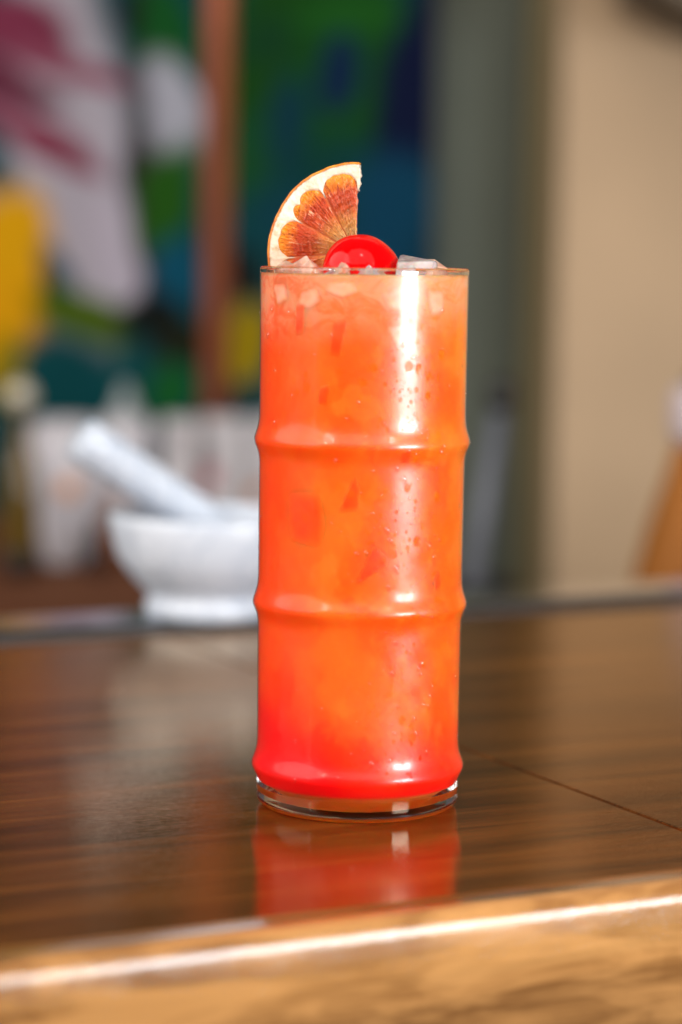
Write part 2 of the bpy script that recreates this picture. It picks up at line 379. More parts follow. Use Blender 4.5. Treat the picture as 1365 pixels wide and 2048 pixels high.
# white things behind pestle
t = empty('white_bottle', stand(250, 2.22)); k = px(2.22); h = zof(250, 768, 2.22)
tag(t, 'white bottle with pointed neck behind the pestle', 'bottle')
hb = zof(250, 835, 2.22)
lathe('body', [(0, 0), (52 * k, 0), (56 * k, 0.004), (56 * k, hb * 0.93), (46 * k, hb), (0, hb)], M_wht, t, 40)
lathe('neck', [(0, hb + .0002), (34 * k, hb + .0002), (20 * k, hb + (h - hb) * .45), (9 * k, h), (0, h)], simple('grey_glaze', lin(150, 158, 158), 0.4), t, 32)
marks = {'gry': simple('grey_print', lin(110, 104, 108), 0.6), 'red': simple('red_print', lin(170, 50, 70), 0.6), 'org': simple('orange_print', lin(206, 140, 96), 0.6)}
for x0, x1, ytop, dd, lab, mk in ((322, 392, 842, 2.2, 'white carton with a grey mark above the pestle', [('gry', 310, 345, 915, 870)]),
                              (404, 488, 838, 2.18, 'white carton with grey and red marks beside the copper pipe', [('gry', 404, 424, 930, 870), ('red', 404, 434, 972, 932)]),
                              (496, 590, 840, 2.19, 'white carton partly hidden behind the glass', [('org', 495, 530, 1000, 970)])):
    xa, xb = spot(x0, 1000, dd).x, spot(x1, 1000, dd).x
    t = empty('white_carton', ((xa + xb) / 2, spot(x0, 1000, dd).y, sz + .0005)); h = zof((x0 + x1) / 2, ytop, dd); hw = (xb - xa) / 2
    tag(t, lab, 'carton')
    box('box', -hw, hw, 0, 0.05, 0, h * .9, M_wht2, t, 0.0015)
    box('lid', -hw - .0008, hw + .0008, -0.0008, 0.0508, h * .901, h, M_wht2, t, 0.0015)
    for c_, a0, a1, yb, yt in mk:
        xm0 = max(-hw + .001, spot(a0, 1000, dd).x - t.location.x); xm1 = min(hw - .001, spot(a1, 1000, dd).x - t.location.x)
        if xm1 - xm0 < .003: xm1 = xm0 + .01
        box('printed_mark', xm0, xm1, -0.0006, 0.001, zof(x0, yb, dd), zof(x0, yt, dd), marks[c_], t)

# ------------------------------------------------------------------ mortar and pestle (on the trim strip)
def marble():
    m = NT('white_marble'); v = m.coords()
    n1 = m.noise(v, 28, 6, 0.6, 1.2)
    vein = m.mrange(m.math('ABSOLUTE', m.math('SUBTRACT', n1, 0.5)), 0.0, 0.05, 1, 0, True)
    c = m.mix(m.math('MULTIPLY', vein, 0.35), lin(204, 211, 222), lin(150, 166, 188))
    m.set(Base_Color=c, Roughness=0.22, Subsurface_Weight=0.15, Subsurface_Radius=(0.004, 0.004, 0.004), Subsurface_Scale=1.0)
    return m.m
M_marble = marble()
mc = spot(432, 1238, 0); mb = spot(432, 1245, 1.12)
mu, mv = -0.0655, 0.372
mo = empty('marble_mortar', (mu, mv, 0.0024)); tag(mo, 'white marble mortar bowl standing at the back of the bar', 'mortar')
H = 0.0470
outp = [(0, 0), (0.0262, 0), (0.0285, 0.0012), (0.0288, 0.006), (0.0272, 0.0085), (0.0268, 0.010), (0.0305, 0.0135), (0.0372, 0.021), (0.0418, 0.028), (0.0440, 0.037), (0.0452, H - 0.003), (0.0448, H - 0.0008), (0.0435, H)]
inp = [(0.0405, H), (0.0392, H - 0.0012), (0.0385, 0.038), (0.036, 0.030), (0.028, 0.020), (0.014, 0.0155), (0, 0.0148)]
lathe('bowl', outp + inp, M_marble, mo, 72)
# pestle: leans out of the bowl to the left, a thing of its own
ta = spot(392, 1028, 1.125); tb = spot(156, 872, 1.10)
ax = (tb - ta); Lp = ax.length; ax.normalize()
start = ta - ax * 0.028
pe = empty('marble_pestle', start); pe.rotation_mode = 'QUATERNION'; pe.rotation_quaternion = ax.to_track_quat('Z', 'Y')
tag(pe, 'white marble pestle leaning out of the mortar to the left', 'pestle')
LL = Lp + 0.028
k = px(1.11)
lathe('handle', [(40 * k, 0.0185), (43 * k, LL * .4), (45 * k, LL * .7), (48 * k, LL * .9), (48 * k, LL * .95), (43 * k, LL * .985), (25 * k, LL), (0, LL)], M_marble, pe, 48)
lathe('head', [(0, 0), (20 * k, 0.001), (40 * k, 0.005), (46 * k, 0.012), (43 * k, 0.017), (40 * k, 0.0185)], M_marble, pe, 48)

# ------------------------------------------------------------------ rod, decanter at the right
M_rod = simple('grey_metal', lin(92, 94, 102), 0.5, 0.08, 20)
M_blk = simple('black_plastic', lin(34, 32, 30), 0.45, 0.1)
p1, p0 = spot(1003, 790, 1.75), spot(948, 1150, 1.75)
ax = (p1 - p0); ax.normalize()
zb = -0.1815
foot = p0 + ax * ((zb - p0.z) / ax.z)
rod = empty('bar_muddler', foot); rod.rotation_mode = 'QUATERNION'; rod.rotation_quaternion = ax.to_track_quat('Z', 'Y')
tag(rod, 'slender grey bar muddler with dark rounded tip leaning right of the glass', 'muddler')
Lr = (p1 - foot).length; k = px(1.75)
lathe('shaft', [(0, 0), (14 * k, 0), (18 * k, 0.01), (24 * k, Lr * .3), (22 * k, Lr * .6), (17 * k, Lr - 0.012), (0, Lr - 0.012)], M_rod, rod, 32)
lathe('tip', [(0, Lr - .0118), (18 * k, Lr - .0118), (31 * k, Lr - 0.005), (33 * k, Lr + 0.002), (25 * k, Lr + 0.010), (0, Lr + 0.013)], M_blk, rod, 32)
cup = empty('tool_cup', (foot.x + 0.012, foot.y, -0.1998)); tag(cup, 'dark cup holding the grey muddler behind the bar', 'cup')
hc = spot(945, 1158, 1.75).z + 0.2
lathe('cup_wall', [(0.026, 0), (0.030, 0.002), (0.0335, hc - .002), (0.0335, hc), (0.0318, hc), (0.0315, hc - .003), (0.028, 0.0045), (0.026, 0.004)], M_blk, cup, 40)
lathe('cup_bottom', [(0, 0.0005), (0.0268, 0.0005), (0.0268, 0.003), (0, 0.003)], M_blk, cup, 40)

dd = 1.62; k = px(dd); q = spot(1396, 1000, dd)
de = empty('amber_decanter', (q.x, q.y, -0.1998)); tag(de, 'amber bell shaped decanter cut off by the right edge', 'decanter')
zz = lambda y: spot(1408, y, dd).z + 0.1998
M_amb = simple('amber_glass', lin(150, 86, 0), 0.7, 0.1, 8)
lathe('body', [(0, 0), (150 * k, 0), (156 * k, 0.006), (146 * k, zz(1300)), (124 * k, zz(1150)), (98 * k, zz(1050)), (68 * k, zz(960)), (48 * k, zz(890)), (0, zz(890))], M_amb, de, 48)
M_lav = simple('lavender_label', lin(190, 174, 178), 0.5)
lathe('neck', [(0, zz(889)), (46 * k, zz(889)), (58 * k, zz(860)), (58 * k, zz(790)), (46 * k, zz(772)), (0, zz(770))], M_lav, de, 40)
lathe('stopper', [(0, zz(769.5)), (24 * k, zz(769.5)), (30 * k, zz(755)), (0, zz(740))], M_blk, de, 32)

# ------------------------------------------------------------------ the highball glass
RIBS = ((0.1111, 0.00150), (0.0621, 0.00160), (0.0126, 0.00175))
GH = 0.1628
def r_out(z):
    r = 0.03062 + (0.03120 - 0.03062) * (z / GH)
    for zc, hgt in RIBS:
        dz = (z - zc)
        s = 0.0036 if dz > 0 else 0.0029
        r += hgt * math.exp(-(abs(dz) / s) ** 1.75)
    return r
WALL = 0.0017
FLOOR = 0.0066
LEVEL = 0.1610
TH = 0.0068      # the solid foot ends here
def zs(z0, z1, n): return [z0 + (z1 - z0) * i / n for i in range(n + 1)]
prof, mids = [], []
prof += [(0, 0.0011), (0.012, 0.0010), (0.022, 0.0007), (0.0262, 0.0003), (0.0275, 0.0002), (0.0289, 0.00045), (0.0300, 0.0012), (0.03055, 0.0024)]
prof += [(r_out(z), z) for z in zs(0.0034, TH, 3)]
prof += [(r_out(z), z) for z in zs(TH, LEVEL, 210)[1:]]
prof += [(r_out(z), z) for z in zs(LEVEL, GH - 0.0010, 5)[1:]]
ro = r_out(GH)
for kk in range(1, 8):
    t = kk / 8 * math.pi
    prof.append((ro - WALL / 2 + WALL / 2 * math.cos(t) * 1.08, GH - 0.0010 + 0.0011 * math.sin(t)))
prof += [(r_out(z) - WALL, z) for z in zs(GH - 0.0010, LEVEL, 5)]
prof += [(r_out(z) - WALL, z) for z in zs(LEVEL, 0.0120, 150)[1:]]
rf = r_out(0.0120) - WALL
rc = [(rf - 0.0002, 0.0105), (rf - 0.0011, 0.0090), (rf - 0.0026, 0.0080), (rf - 0.0048, 0.0073), (0.0205, 0.0065), (0.012, 0.0056), (0, 0.0053)]
prof += rc
inner_start = None

def clear_glass():
    m = NT('clear_glass'); g = m.n('ShaderNodeBsdfGlass'); g.inputs['IOR'].default_value = 1.48
    g.inputs['Roughness'].default_value = 0.0; g.inputs['Color'].default_value = (0.99, 0.995, 0.99, 1)
    v = m.coords(); nb = m.noise(v, 160, 2)
    m.l(m.bump(nb, 0.10, 0.0006), g.inputs['Normal'])
    m.l(g.outputs[0], m.out.inputs['Surface']); return m.m
def wall_glass():
    """the thin wall against the drink: clear, with its own reflection, misted with condensation"""
    m = NT('misted_glass_wall'); v = m.coords()
    tr = m.n('ShaderNodeBsdfTransparent'); gl = m.n('ShaderNodeBsdfGlossy'); gl.inputs['Roughness'].default_value = 0.15
    nb = m.noise(m.coords((1, 1, 0.35)), 110, 3); nrm = m.bump(nb, 0.16, 0.0005); m.l(nrm, gl.inputs['Normal'])
    fr = m.schlick(0.017)
    mist = m.n('ShaderNodeBsdfGlossy'); mist.inputs['Roughness'].default_value = 0.33
    mist.inputs['Color'].default_value = (1.0, 0.97, 0.95, 1)
    big = m.noise(v, 55, 5, 0.6); mask = m.mrange(big, 0.36, 0.62, 0.25, 1.0, True)
    vor = m.n('ShaderNodeTexVoronoi'); vor.inputs['Scale'].default_value = 310; vor.inputs['Randomness'].default_value = 1.0
    m.l(m.coords((1, 1, 0.8)), vor.inputs['Vector'])
    gate = m.mrange(m.noise(m.coords((1, 1, .8), (2, 1, 0)), 120, 3), 0.44, 0.54, 0, 1, True)
    vs = m.n('ShaderNodeSeparateColor'); m.l(vor.outputs['Color'], vs.inputs[0])
    vd = m.math('DIVIDE', m.math('ADD', vor.outputs['Distance'], m.math('MULTIPLY', m.noise(v, 900, 2), 0.12)), m.math('ADD', m.math('MULTIPLY', m.math('POWER', vs.outputs[0], 2.5), 1.5), 0.25))
    hole = m.mrange(vd, 0.20, 0.40, 0, 1, True)
    vor2 = m.n('ShaderNodeTexVoronoi'); vor2.inputs['Scale'].default_value = 720; m.l(m.coords((1, 1, 0.85), (7, 3, 1)), vor2.inputs['Vector'])
    vs2 = m.n('ShaderNodeSeparateColor'); m.l(vor2.outputs['Color'], vs2.inputs[0])
    fine = m.mrange(m.math('DIVIDE', vor2.outputs['Distance'], m.math('ADD', m.math('POWER', vs2.outputs[1], 3.0), 0.12)), 0.30, 0.60, 0.25, 1, True)
    gate2 = m.mrange(m.noise(m.coords((1, 1, .6), (9, 4, 2)), 85, 4), 0.44, 0.56, 0, 1, True)
    clear = m.math('MULTIPLY', m.math('MAXIMUM', hole, m.math('SUBTRACT', 1.0, gate)), m.math('MAXIMUM', fine, m.math('SUBTRACT', 1.0, gate2)))
    sep = m.n('ShaderNodeSeparateXYZ'); m.l(v, sep.inputs[0])
    zfade = m.mrange(sep.outputs['Z'], 0.006, 0.022, 0.15, 1.0, True)
    side = m.mrange(sep.outputs['X'], -0.010, 0.006, 0.28, 1.0, True)     # the right side of the glass has misted most
    fac = m.math('MULTIPLY', m.math('MULTIPLY', mask, clear), m.math('MULTIPLY', m.math('MULTIPLY', zfade, side), 0.075))
    mx1_ = m.n('ShaderNodeMixShader'); m.l(fac, mx1_.inputs[0]); m.l(tr.outputs[0], mx1_.inputs[1]); m.l(mist.outputs[0], mx1_.inputs[2])
    mx2 = m.n('ShaderNodeMixShader'); m.l(fr, mx2.inputs[0]); m.l(mx1_.outputs[0], mx2.inputs[1]); m.l(gl.outputs[0], mx2.inputs[2])
    m.l(mx2.outputs[0], m.out.inputs['Surface']); return m.m
def wet_wall():
    m = NT('wet_inner_wall'); tr = m.n('ShaderNodeBsdfTransparent'); gl = m.n('ShaderNodeBsdfGlossy'); gl.inputs['Roughness'].default_value = 0.1
    fr = m.schlick(0.003)
    mx = m.n('ShaderNodeMixShader'); m.l(fr, mx.inputs[0]); m.l(tr.outputs[0], mx.inputs[1]); m.l(gl.outputs[0], mx.inputs[2])
    m.l(mx.outputs[0], m.out.inputs['Surface']); return m.m
glass = empty('highball_glass', (0, 0, 0))
tag(glass, 'tall clear ribbed highball glass standing on the walnut bar', 'glass')
gb = lathe('glass_body', prof, [clear_glass(), wall_glass(), wet_wall()], glass, 160)
for p in gb.data.polygons:
    c = p.center; rad = math.hypot(c.x, c.y)
    if TH < c.z < LEVEL:
        if rad > r_out(c.z) - WALL * 0.5: p.material_index = 1
        elif c.z > 0.0075: p.material_index = 2

# condensation drops on the outside
def drops():
    V, Fc = [], []
    rnd = random.Random(11)
    for i in range(620):
        band = rnd.random()
        a_ = rnd.gauss(-62, 15) if band < 0.65 else rnd.uniform(-178, -2)
        z = rnd.uniform(0.012, 0.152)
        if band < 0.65: z = rnd.choice([rnd.gauss(0.085, 0.012), rnd.gauss(0.040, 0.014), rnd.gauss(0.118, 0.014), z])
        z = min(0.152, max(0.012, z)); a_ = R(a_)
        s = 0.00018 + 0.00075 * rnd.random() ** 5
        if band > 0.65: s *= 0.7
        ro_ = r_out(z) + 0.00002
        n_ = Vector((math.cos(a_), math.sin(a_), 0)); t_ = Vector((-math.sin(a_), math.cos(a_), 0)); up = Vector((0, 0, 1))
        c = n_ * ro_ + up * z
        ys = 1 + 0.7 * rnd.random() ** 2; b0 = len(V)
        V.append(c + n_ * s * 0.55)
        for ring, (rr2, hh) in enumerate(((0.55, 0.44), (0.9, 0.18), (1.0, -0.05))):
            for kx in range(8):
                th = 2 * math.pi * kx / 8
                V.append(c + t_ * (s * rr2 * math.cos(th)) + up * (s * rr2 * ys * math.sin(th)) + n_ * (s * hh))
        for kx in range(8):
            k2 = (kx + 1) % 8
            Fc.append((b0, b0 + 1 + kx, b0 + 1 + k2))
            for ring in range(2):
                q0 = b0 + 1 + ring * 8
                Fc.append((q0 + kx, q0 + 8 + kx, q0 + 8 + k2, q0 + k2))
    m = NT('water_drop')
    tr = m.n('ShaderNodeBsdfTransparent'); tr.inputs[0].default_value = (0.97, 0.93, 0.9, 1)
    gl = m.n('ShaderNodeBsdfGlossy'); gl.inputs['Roughness'].default_value = 0.02
    fr = m.schlick(0.09)
    mx = m.n('ShaderNodeMixShader'); m.l(fr, mx.inputs[0]); m.l(tr.outputs[0], mx.inputs[1]); m.l(gl.outputs[0], mx.inputs[2]); m.l(mx.outputs[0], m.out.inputs['Surface'])
    o = mesh('condensation_drops', V, Fc, m.m, glass); o['kind'] = 'stuff'
drops()

# the drink: orange juice over red syrup
def drink_colour(m, of=None):
    v = m.coords(of=of)
    sep = m.n('ShaderNodeSeparateXYZ'); m.l(v, sep.inputs[0])
    warp = m.math('MULTIPLY', m.math('SUBTRACT', m.noise(v, 30, 3, 0.5), 0.5), 0.024)
    tilt = m.math('MULTIPLY', m.math('MINIMUM', m.math('ADD', sep.outputs['X'], 0.004), 0.0), 0.85)
    z = m.math('ADD', m.math('ADD', sep.outputs['Z'], warp), tilt)
    zn = m.mrange(z, -0.02, 0.165, 0, 1)
    q = lambda zz_: (zz_ + 0.02) / 0.185
    col = m.ramp(zn, [(0.0, (0.80, 0.001, 0.003)), (q(0.009), (0.86, 0.002, 0.002)), (q(0.018), (0.93, 0.030, 0.002)), (q(0.030), (0.95, 0.085, 0.003)), (q(0.060), (0.95, 0.115, 0.003)), (q(0.11), (0.95, 0.14, 0.003)), (q(0.145), (0.95, 0.16, 0.005)), (q(0.158), (0.94, 0.20, 0.03))])
    # cubes of ice behind the juice: soft paler and deeper patches, and pulp
    def warped(scale, amp):
        wv = m.n('ShaderNodeTexNoise'); wv.inputs['Scale'].default_value = 60; wv.inputs['Detail'].default_value = 3; m.l(v, wv.inputs['Vector'])
        wa = m.n('ShaderNodeVectorMath'); wa.operation = 'MULTIPLY_ADD'; m.l(wv.outputs['Color'], wa.inputs[0]); wa.inputs[1].default_value = (amp,) * 3; m.l(v, wa.inputs[2])
        mp = m.n('ShaderNodeMapping'); m.l(wa.outputs[0], mp.inputs['Vector']); mp.inputs['Rotation'].default_value = (0.5, 0.7, 0.3); mp.inputs['Scale'].default_value = (1, 1, 0.85)
        vo = m.n('ShaderNodeTexVoronoi'); vo.feature = 'SMOOTH_F1'; vo.distance = 'CHEBYCHEV'; vo.inputs['Scale'].default_value = scale; vo.inputs['Smoothness'].default_value = 0.85
        m.l(mp.outputs[0], vo.inputs['Vector'])
        sc_ = m.n('ShaderNodeSeparateColor'); m.l(vo.outputs['Color'], sc_.inputs[0]); return sc_.outputs
    cell = warped(62, 0.012)
    col = m.mix(m.mrange(cell[0], 0.36, 0.76, 0, 0.34, True), col, (0.96, 0.25, 0.025))
    col = m.mix(m.mrange(cell[1], 0.42, 0.82, 0, 0.40, True), col, (0.94, 0.052, 0.001))
    cell2 = warped(120, 0.010)
    col = m.mix(m.mrange(cell2[0], 0.42, 0.78, 0, 0.22, True), col, (0.96, 0.30, 0.03))
    pulp = m.noise(m.coords((1, 1, 0.75), of=of), 150, 5, 0.6, 0.6)
    col = m.mix(m.mrange(pulp, 0.52, 0.70, 0, 0.25, True), col, (0.96, 0.22, 0.012))
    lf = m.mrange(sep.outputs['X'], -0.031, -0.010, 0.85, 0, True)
    col = m.mix(lf, col, (0.96, 0.042, 0.0005))  # left side redder: partly syrup, partly weaker light put into the colour
    # red syrup settled at the bottom, drawn up along the left
    sz_ = m.math('ADD', m.math('ADD', sep.outputs['Z'], m.math('MULTIPLY', warp, 0.35)), tilt)
    col = m.mix(m.mrange(sz_, 0.004, 0.034, 1, 0, True), col, (0.92, 0.020, 0.001))
    col = m.mix(m.mrange(sz_, 0.006, 0.019, 1, 0, True), col, (0.84, 0.0012, 0.003))
    col = m.mix(m.mrange(sep.outputs['Z'], 0.0086, 0.0066, 0, 1, True), col, (0.97, 0.16, 0.015))  # underside coloured orange to imitate the glow in the glass foot
    # frothy ice water just under the rim
    topz = m.mrange(m.math('ADD', sep.outputs['Z'], m.math('MULTIPLY', warp, 1.0)), 0.136, 0.158, 0, 0.7, True)
    fr = m.noise(m.coords((1, 1, 1.3), of=of), 150, 4, 0.6, 0.8)
    col = m.mix(m.math('MULTIPLY', topz, m.mrange(fr, 0.34, 0.60, 0.35, 1.0, True)), col, (0.93, 0.40, 0.22))
    return col
def drink_mat():
    m = NT('orange_drink')
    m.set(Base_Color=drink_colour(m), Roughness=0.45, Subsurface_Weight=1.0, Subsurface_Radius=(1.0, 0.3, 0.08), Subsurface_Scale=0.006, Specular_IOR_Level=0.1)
    return m.m
LG = 0.00035
lp = [(0, 0.0019), (0.018, 0.0022), (0.0232, 0.0034), (0.0262, 0.0056), (0.0286, 0.0072), (0.0301, 0.0079), (r_out(0.0086) - LG, 0.0086), (r_out(0.0092) - LG, 0.0092)]
lp += [(r_out(z) - LG, z) for z in zs(0.0098, LEVEL - 0.0012, 190)]
lp += [(r_out(LEVEL) - LG, LEVEL), (r_out(LEVEL) - 0.0022, LEVEL - 0.0011), (0.020, LEVEL - 0.0014), (0, LEVEL - 0.0014)]
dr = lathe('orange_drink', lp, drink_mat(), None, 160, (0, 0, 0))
tag(dr, 'orange drink shading to red syrup at the bottom of the glass', 'drink')

# ------------------------------------------------------------------ ice
def ice_mat(name, tint, cloud, rough):
    m = NT(name); v = m.coords()
    g = m.n('ShaderNodeBsdfGlass'); g.inputs['IOR'].default_value = 1.31; g.inputs['Roughness'].default_value = rough; g.inputs['Color'].default_value = (*tint, 1)
    nb = m.noise(v, 210, 4); nrm = m.bump(nb, 0.45, 0.0008); m.l(nrm, g.inputs['Normal'])
    m.set(Base_Color=tint, Roughness=0.15, Subsurface_Weight=1.0, Subsurface_Radius=(1.0, 0.6, 0.45), Subsurface_Scale=0.004, Normal=nrm)
    cl = m.noise(v, 95, 4, 0.6)
    mx = m.n('ShaderNodeMixShader'); m.l(m.mrange(cl, 0.3, 0.7, cloud * 0.5, min(1, cloud * 1.5), True), mx.inputs[0]); m.l(g.outputs[0], mx.inputs[1]); m.l(m.b.outputs[0], mx.inputs[2])
    m.l(mx.outputs[0], m.out.inputs['Surface']); return m.m
M_ice = ice_mat('clear_ice', (0.99, 0.96, 0.95), 0.42, 0.03)
M_icep = ice_mat('pink_ice', (0.95, 0.55, 0.42), 0.65, 0.06)
def soaked(name, target, amount, edge):
    """ice seen through the drink: the drink's own colour, shifting towards the middle of the cube"""
    m = NT(name); at = m.n('ShaderNodeAttribute'); at.attribute_name = 'soft'
    f = m.mrange(at.outputs['Fac'], 0.06, edge, 0, amount, True)
    nz_ = m.mrange(m.noise(m.coords(), 180, 4), 0.3, 0.7, 0.55, 1.0)
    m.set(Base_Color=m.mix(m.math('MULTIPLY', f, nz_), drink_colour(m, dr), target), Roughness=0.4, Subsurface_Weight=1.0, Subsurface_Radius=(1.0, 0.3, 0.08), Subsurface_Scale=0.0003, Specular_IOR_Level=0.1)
    return m.m
M_peach = soaked('peach_ice', (0.95, 0.50, 0.34, 1), 0.85, 0.55)
M_soak = soaked('soaked_ice', (0.94, 0.050, 0.001, 1), 0.8, 0.5)
def ice_chunk(c, s, seed, mat, label, group, wallside=False, sq=(1, 1, 1)):
    rnd = random.Random(seed); bm = bmesh.new()
    rot = Matrix.Rotation(rnd.uniform(0, 6), 3, 'Z') @ Matrix.Rotation(rnd.uniform(-.7, .7), 3, 'X') @ Matrix.Rotation(rnd.uniform(-.7, .7), 3, 'Y')
    for i in range(15):
        p = Vector((rnd.choice((-1, 1)) * rnd.uniform(.55, 1) * sq[0], rnd.choice((-1, 1)) * rnd.uniform(.55, 1) * sq[1], rnd.choice((-1, 1)) * rnd.uniform(.55, 1) * sq[2]))
        bm.verts.new(rot @ p * s)
    r_ = bmesh.ops.convex_hull(bm, input=bm.verts[:])
    bmesh.ops.delete(bm, geom=list({g for g in r_['geom_interior'] + r_['geom_unused'] if isinstance(g, bmesh.types.BMVert)}), context='VERTS')
    bmesh.ops.bevel(bm, geom=bm.edges[:], offset=s * 0.10, segments=2, affect='EDGES', clamp_overlap=True)
    bmesh.ops.triangulate(bm, faces=bm.faces[:])
    if wallside:
        bmesh.ops.subdivide_edges(bm, edges=bm.edges[:], cuts=4, use_grid_fill=True)
        bmesh.ops.triangulate(bm, faces=bm.faces[:])
        for _ in range(8): bmesh.ops.smooth_vert(bm, verts=bm.verts[:], factor=0.5, use_axis_x=True, use_axis_y=True, use_axis_z=True)
    for p in bm.verts:
        q = p.co + Vector(c); z = q.z
        lim = r_out(min(max(z, 0.0125), GH)) - (0.00029 if wallside else WALL + 0.0004)
        rad = math.hypot(q.x, q.y)
        if rad > lim: q.x *= lim / rad; q.y *= lim / rad
        p.co = q - Vector(c)
    bmesh.ops.recalc_face_normals(bm, faces=bm.faces)
    me = bpy.data.meshes.new('ice_cube'); bm.to_mesh(me); bm.free()
    o = link('ice_cube', me, mat, None, True); o.location = c
    if wallside:      # the face pressed to the glass is as round as the glass
        nn = []
        for p in me.vertices:
            q = p.co + Vector(c); rad = math.hypot(q.x, q.y)
            nn.append(Vector((q.x / rad, q.y / rad, 0)) if rad > r_out(min(max(q.z, 0.0125), GH)) - 0.0035 else p.normal.copy())
        me.normals_split_custom_set_from_vertices(nn)
    else: me.set_sharp_from_angle(angle=R(28))
    tag(o, label, 'ice', group); return o
TOPG = 'ice cubes heaped at the top of the drink'; WG = 'ice cubes seen through the glass wall'
ice_chunk((0.0150, -0.012, 0.1600), 0.0066, 3, M_ice, 'clear ice chunk rising above the rim right of the cherry', TOPG)
ice_chunk((0.0190, -0.002, 0.1605), 0.0052, 14, M_icep, 'small pink tinted ice chunk at the right, behind the clear one', TOPG)
ice_chunk((-0.0205, -0.010, 0.1575), 0.0062, 5, M_icep, 'pinkish ice chunk below the orange rind at the left rim', TOPG)
ice_chunk((-0.0090, -0.0200, 0.1550), 0.0068, 6, M_ice, 'cloudy ice chunk just under the rim, left of the cherry', TOPG)
ice_chunk((0.0040, -0.0210, 0.1540), 0.0066, 8, M_icep, 'pale peach ice chunk just under the cherry at the front', TOPG)
ice_chunk((0.0160, -0.0190, 0.1535), 0.0064, 9, M_ice, 'cloudy ice chunk inside the right front of the rim', TOPG)
ice_chunk((0.0250, -0.0060, 0.1545), 0.0050, 10, M_icep, 'small ice chunk at the far right of the rim', TOPG)
for (az, z, s, sd, mt, lab) in ((-152, 0.1602, 0.0034, 41, M_icep, 'little pink ice chip at the left end of the rim'), (-128, 0.1606, 0.0036, 42, M_icep, 'little ice chip under the orange slice at the front left rim'),
        (-106, 0.1600, 0.0036, 43, M_icep, 'little ice chip at the front rim left of centre'), (-84, 0.1598, 0.0036, 44, M_ice, 'little ice chip at the front rim below the cherry'),
        (-62, 0.1603, 0.0038, 45, M_ice, 'little clear ice chip at the front right of the rim'), (-40, 0.1602, 0.0036, 46, M_icep, 'little pink ice chip toward the right end of the rim')):
    ice_chunk((0.0255 * math.cos(R(az)), 0.0255 * math.sin(R(az)), z), s, sd, mt, lab, TOPG)
ice_chunk((-0.0060, 0.0170, 0.1545), 0.0075, 12, M_ice, 'ice chunk at the back of the glass behind the orange slice', TOPG)
ice_chunk((0.0110, 0.0160, 0.1545), 0.0070, 13, M_ice, 'ice chunk at the back of the glass behind the cherry', TOPG)
def wall_ice(outline, mat, label, group, depth=0.005):
    """an ice cube pressed to the glass: a low lens whose outline is given as (angle in degrees, height) points"""
    n = len(outline); pts = []
    for i in range(n):                                  # round the corners of the outline
        p0, p1 = Vector(outline[i]), Vector(outline[(i + 1) % n])
        for t in (0.12, 0.37, 0.63, 0.88): pts.append(p0.lerp(p1, t))
    ca_ = sum((p.x for p in pts)) / len(pts); cz_ = sum((p.y for p in pts)) / len(pts)
    V, Fc, soft = [], [], []; NRG = 9; n = len(pts)
    cr = r_out(cz_); c = Vector((cr * math.cos(R(ca_)), cr * math.sin(R(ca_)), cz_))
    def put(a_, z, off): r = r_out(min(z, GH)) + off; return Vector((r * math.cos(R(a_)), r * math.sin(R(a_)), z)) - c
    for side in (0, 1):
        for k in range(NRG + 1):
            rho = k / NRG
            h = (-0.0005 + 0.00033 * (1 - rho ** 4)) if side == 0 else (-0.0005 - depth * (1 - rho ** 3))
            for p in (pts if k else pts[:1]):
                V.append(put(ca_ + (p.x - ca_) * rho, cz_ + (p.y - cz_) * rho, h)); soft.append(1 - rho)
        b = side * (1 + NRG * n)
        for q in range(n):
            q2 = (q + 1) % n
            Fc.append((b, b + 1 + q, b + 1 + q2))
            for k in range(NRG - 1):
                r0 = b + 1 + k * n; Fc.append((r0 + q, r0 + n + q, r0 + n + q2, r0 + q2))
    b0 = 1 + (NRG - 1) * n; b1 = b0 + 1 + NRG * n
    for q in range(n): Fc.append((b0 + q, b1 + q, b1 + (q + 1) % n, b0 + (q + 1) % n))
    o = mesh('ice_cube', V, Fc, mat, None, True, c)
    at = o.data.attributes.new('soft', 'FLOAT', 'POINT'); at.data.foreach_set('value', soft)
    return tag(o, label, 'ice', group)
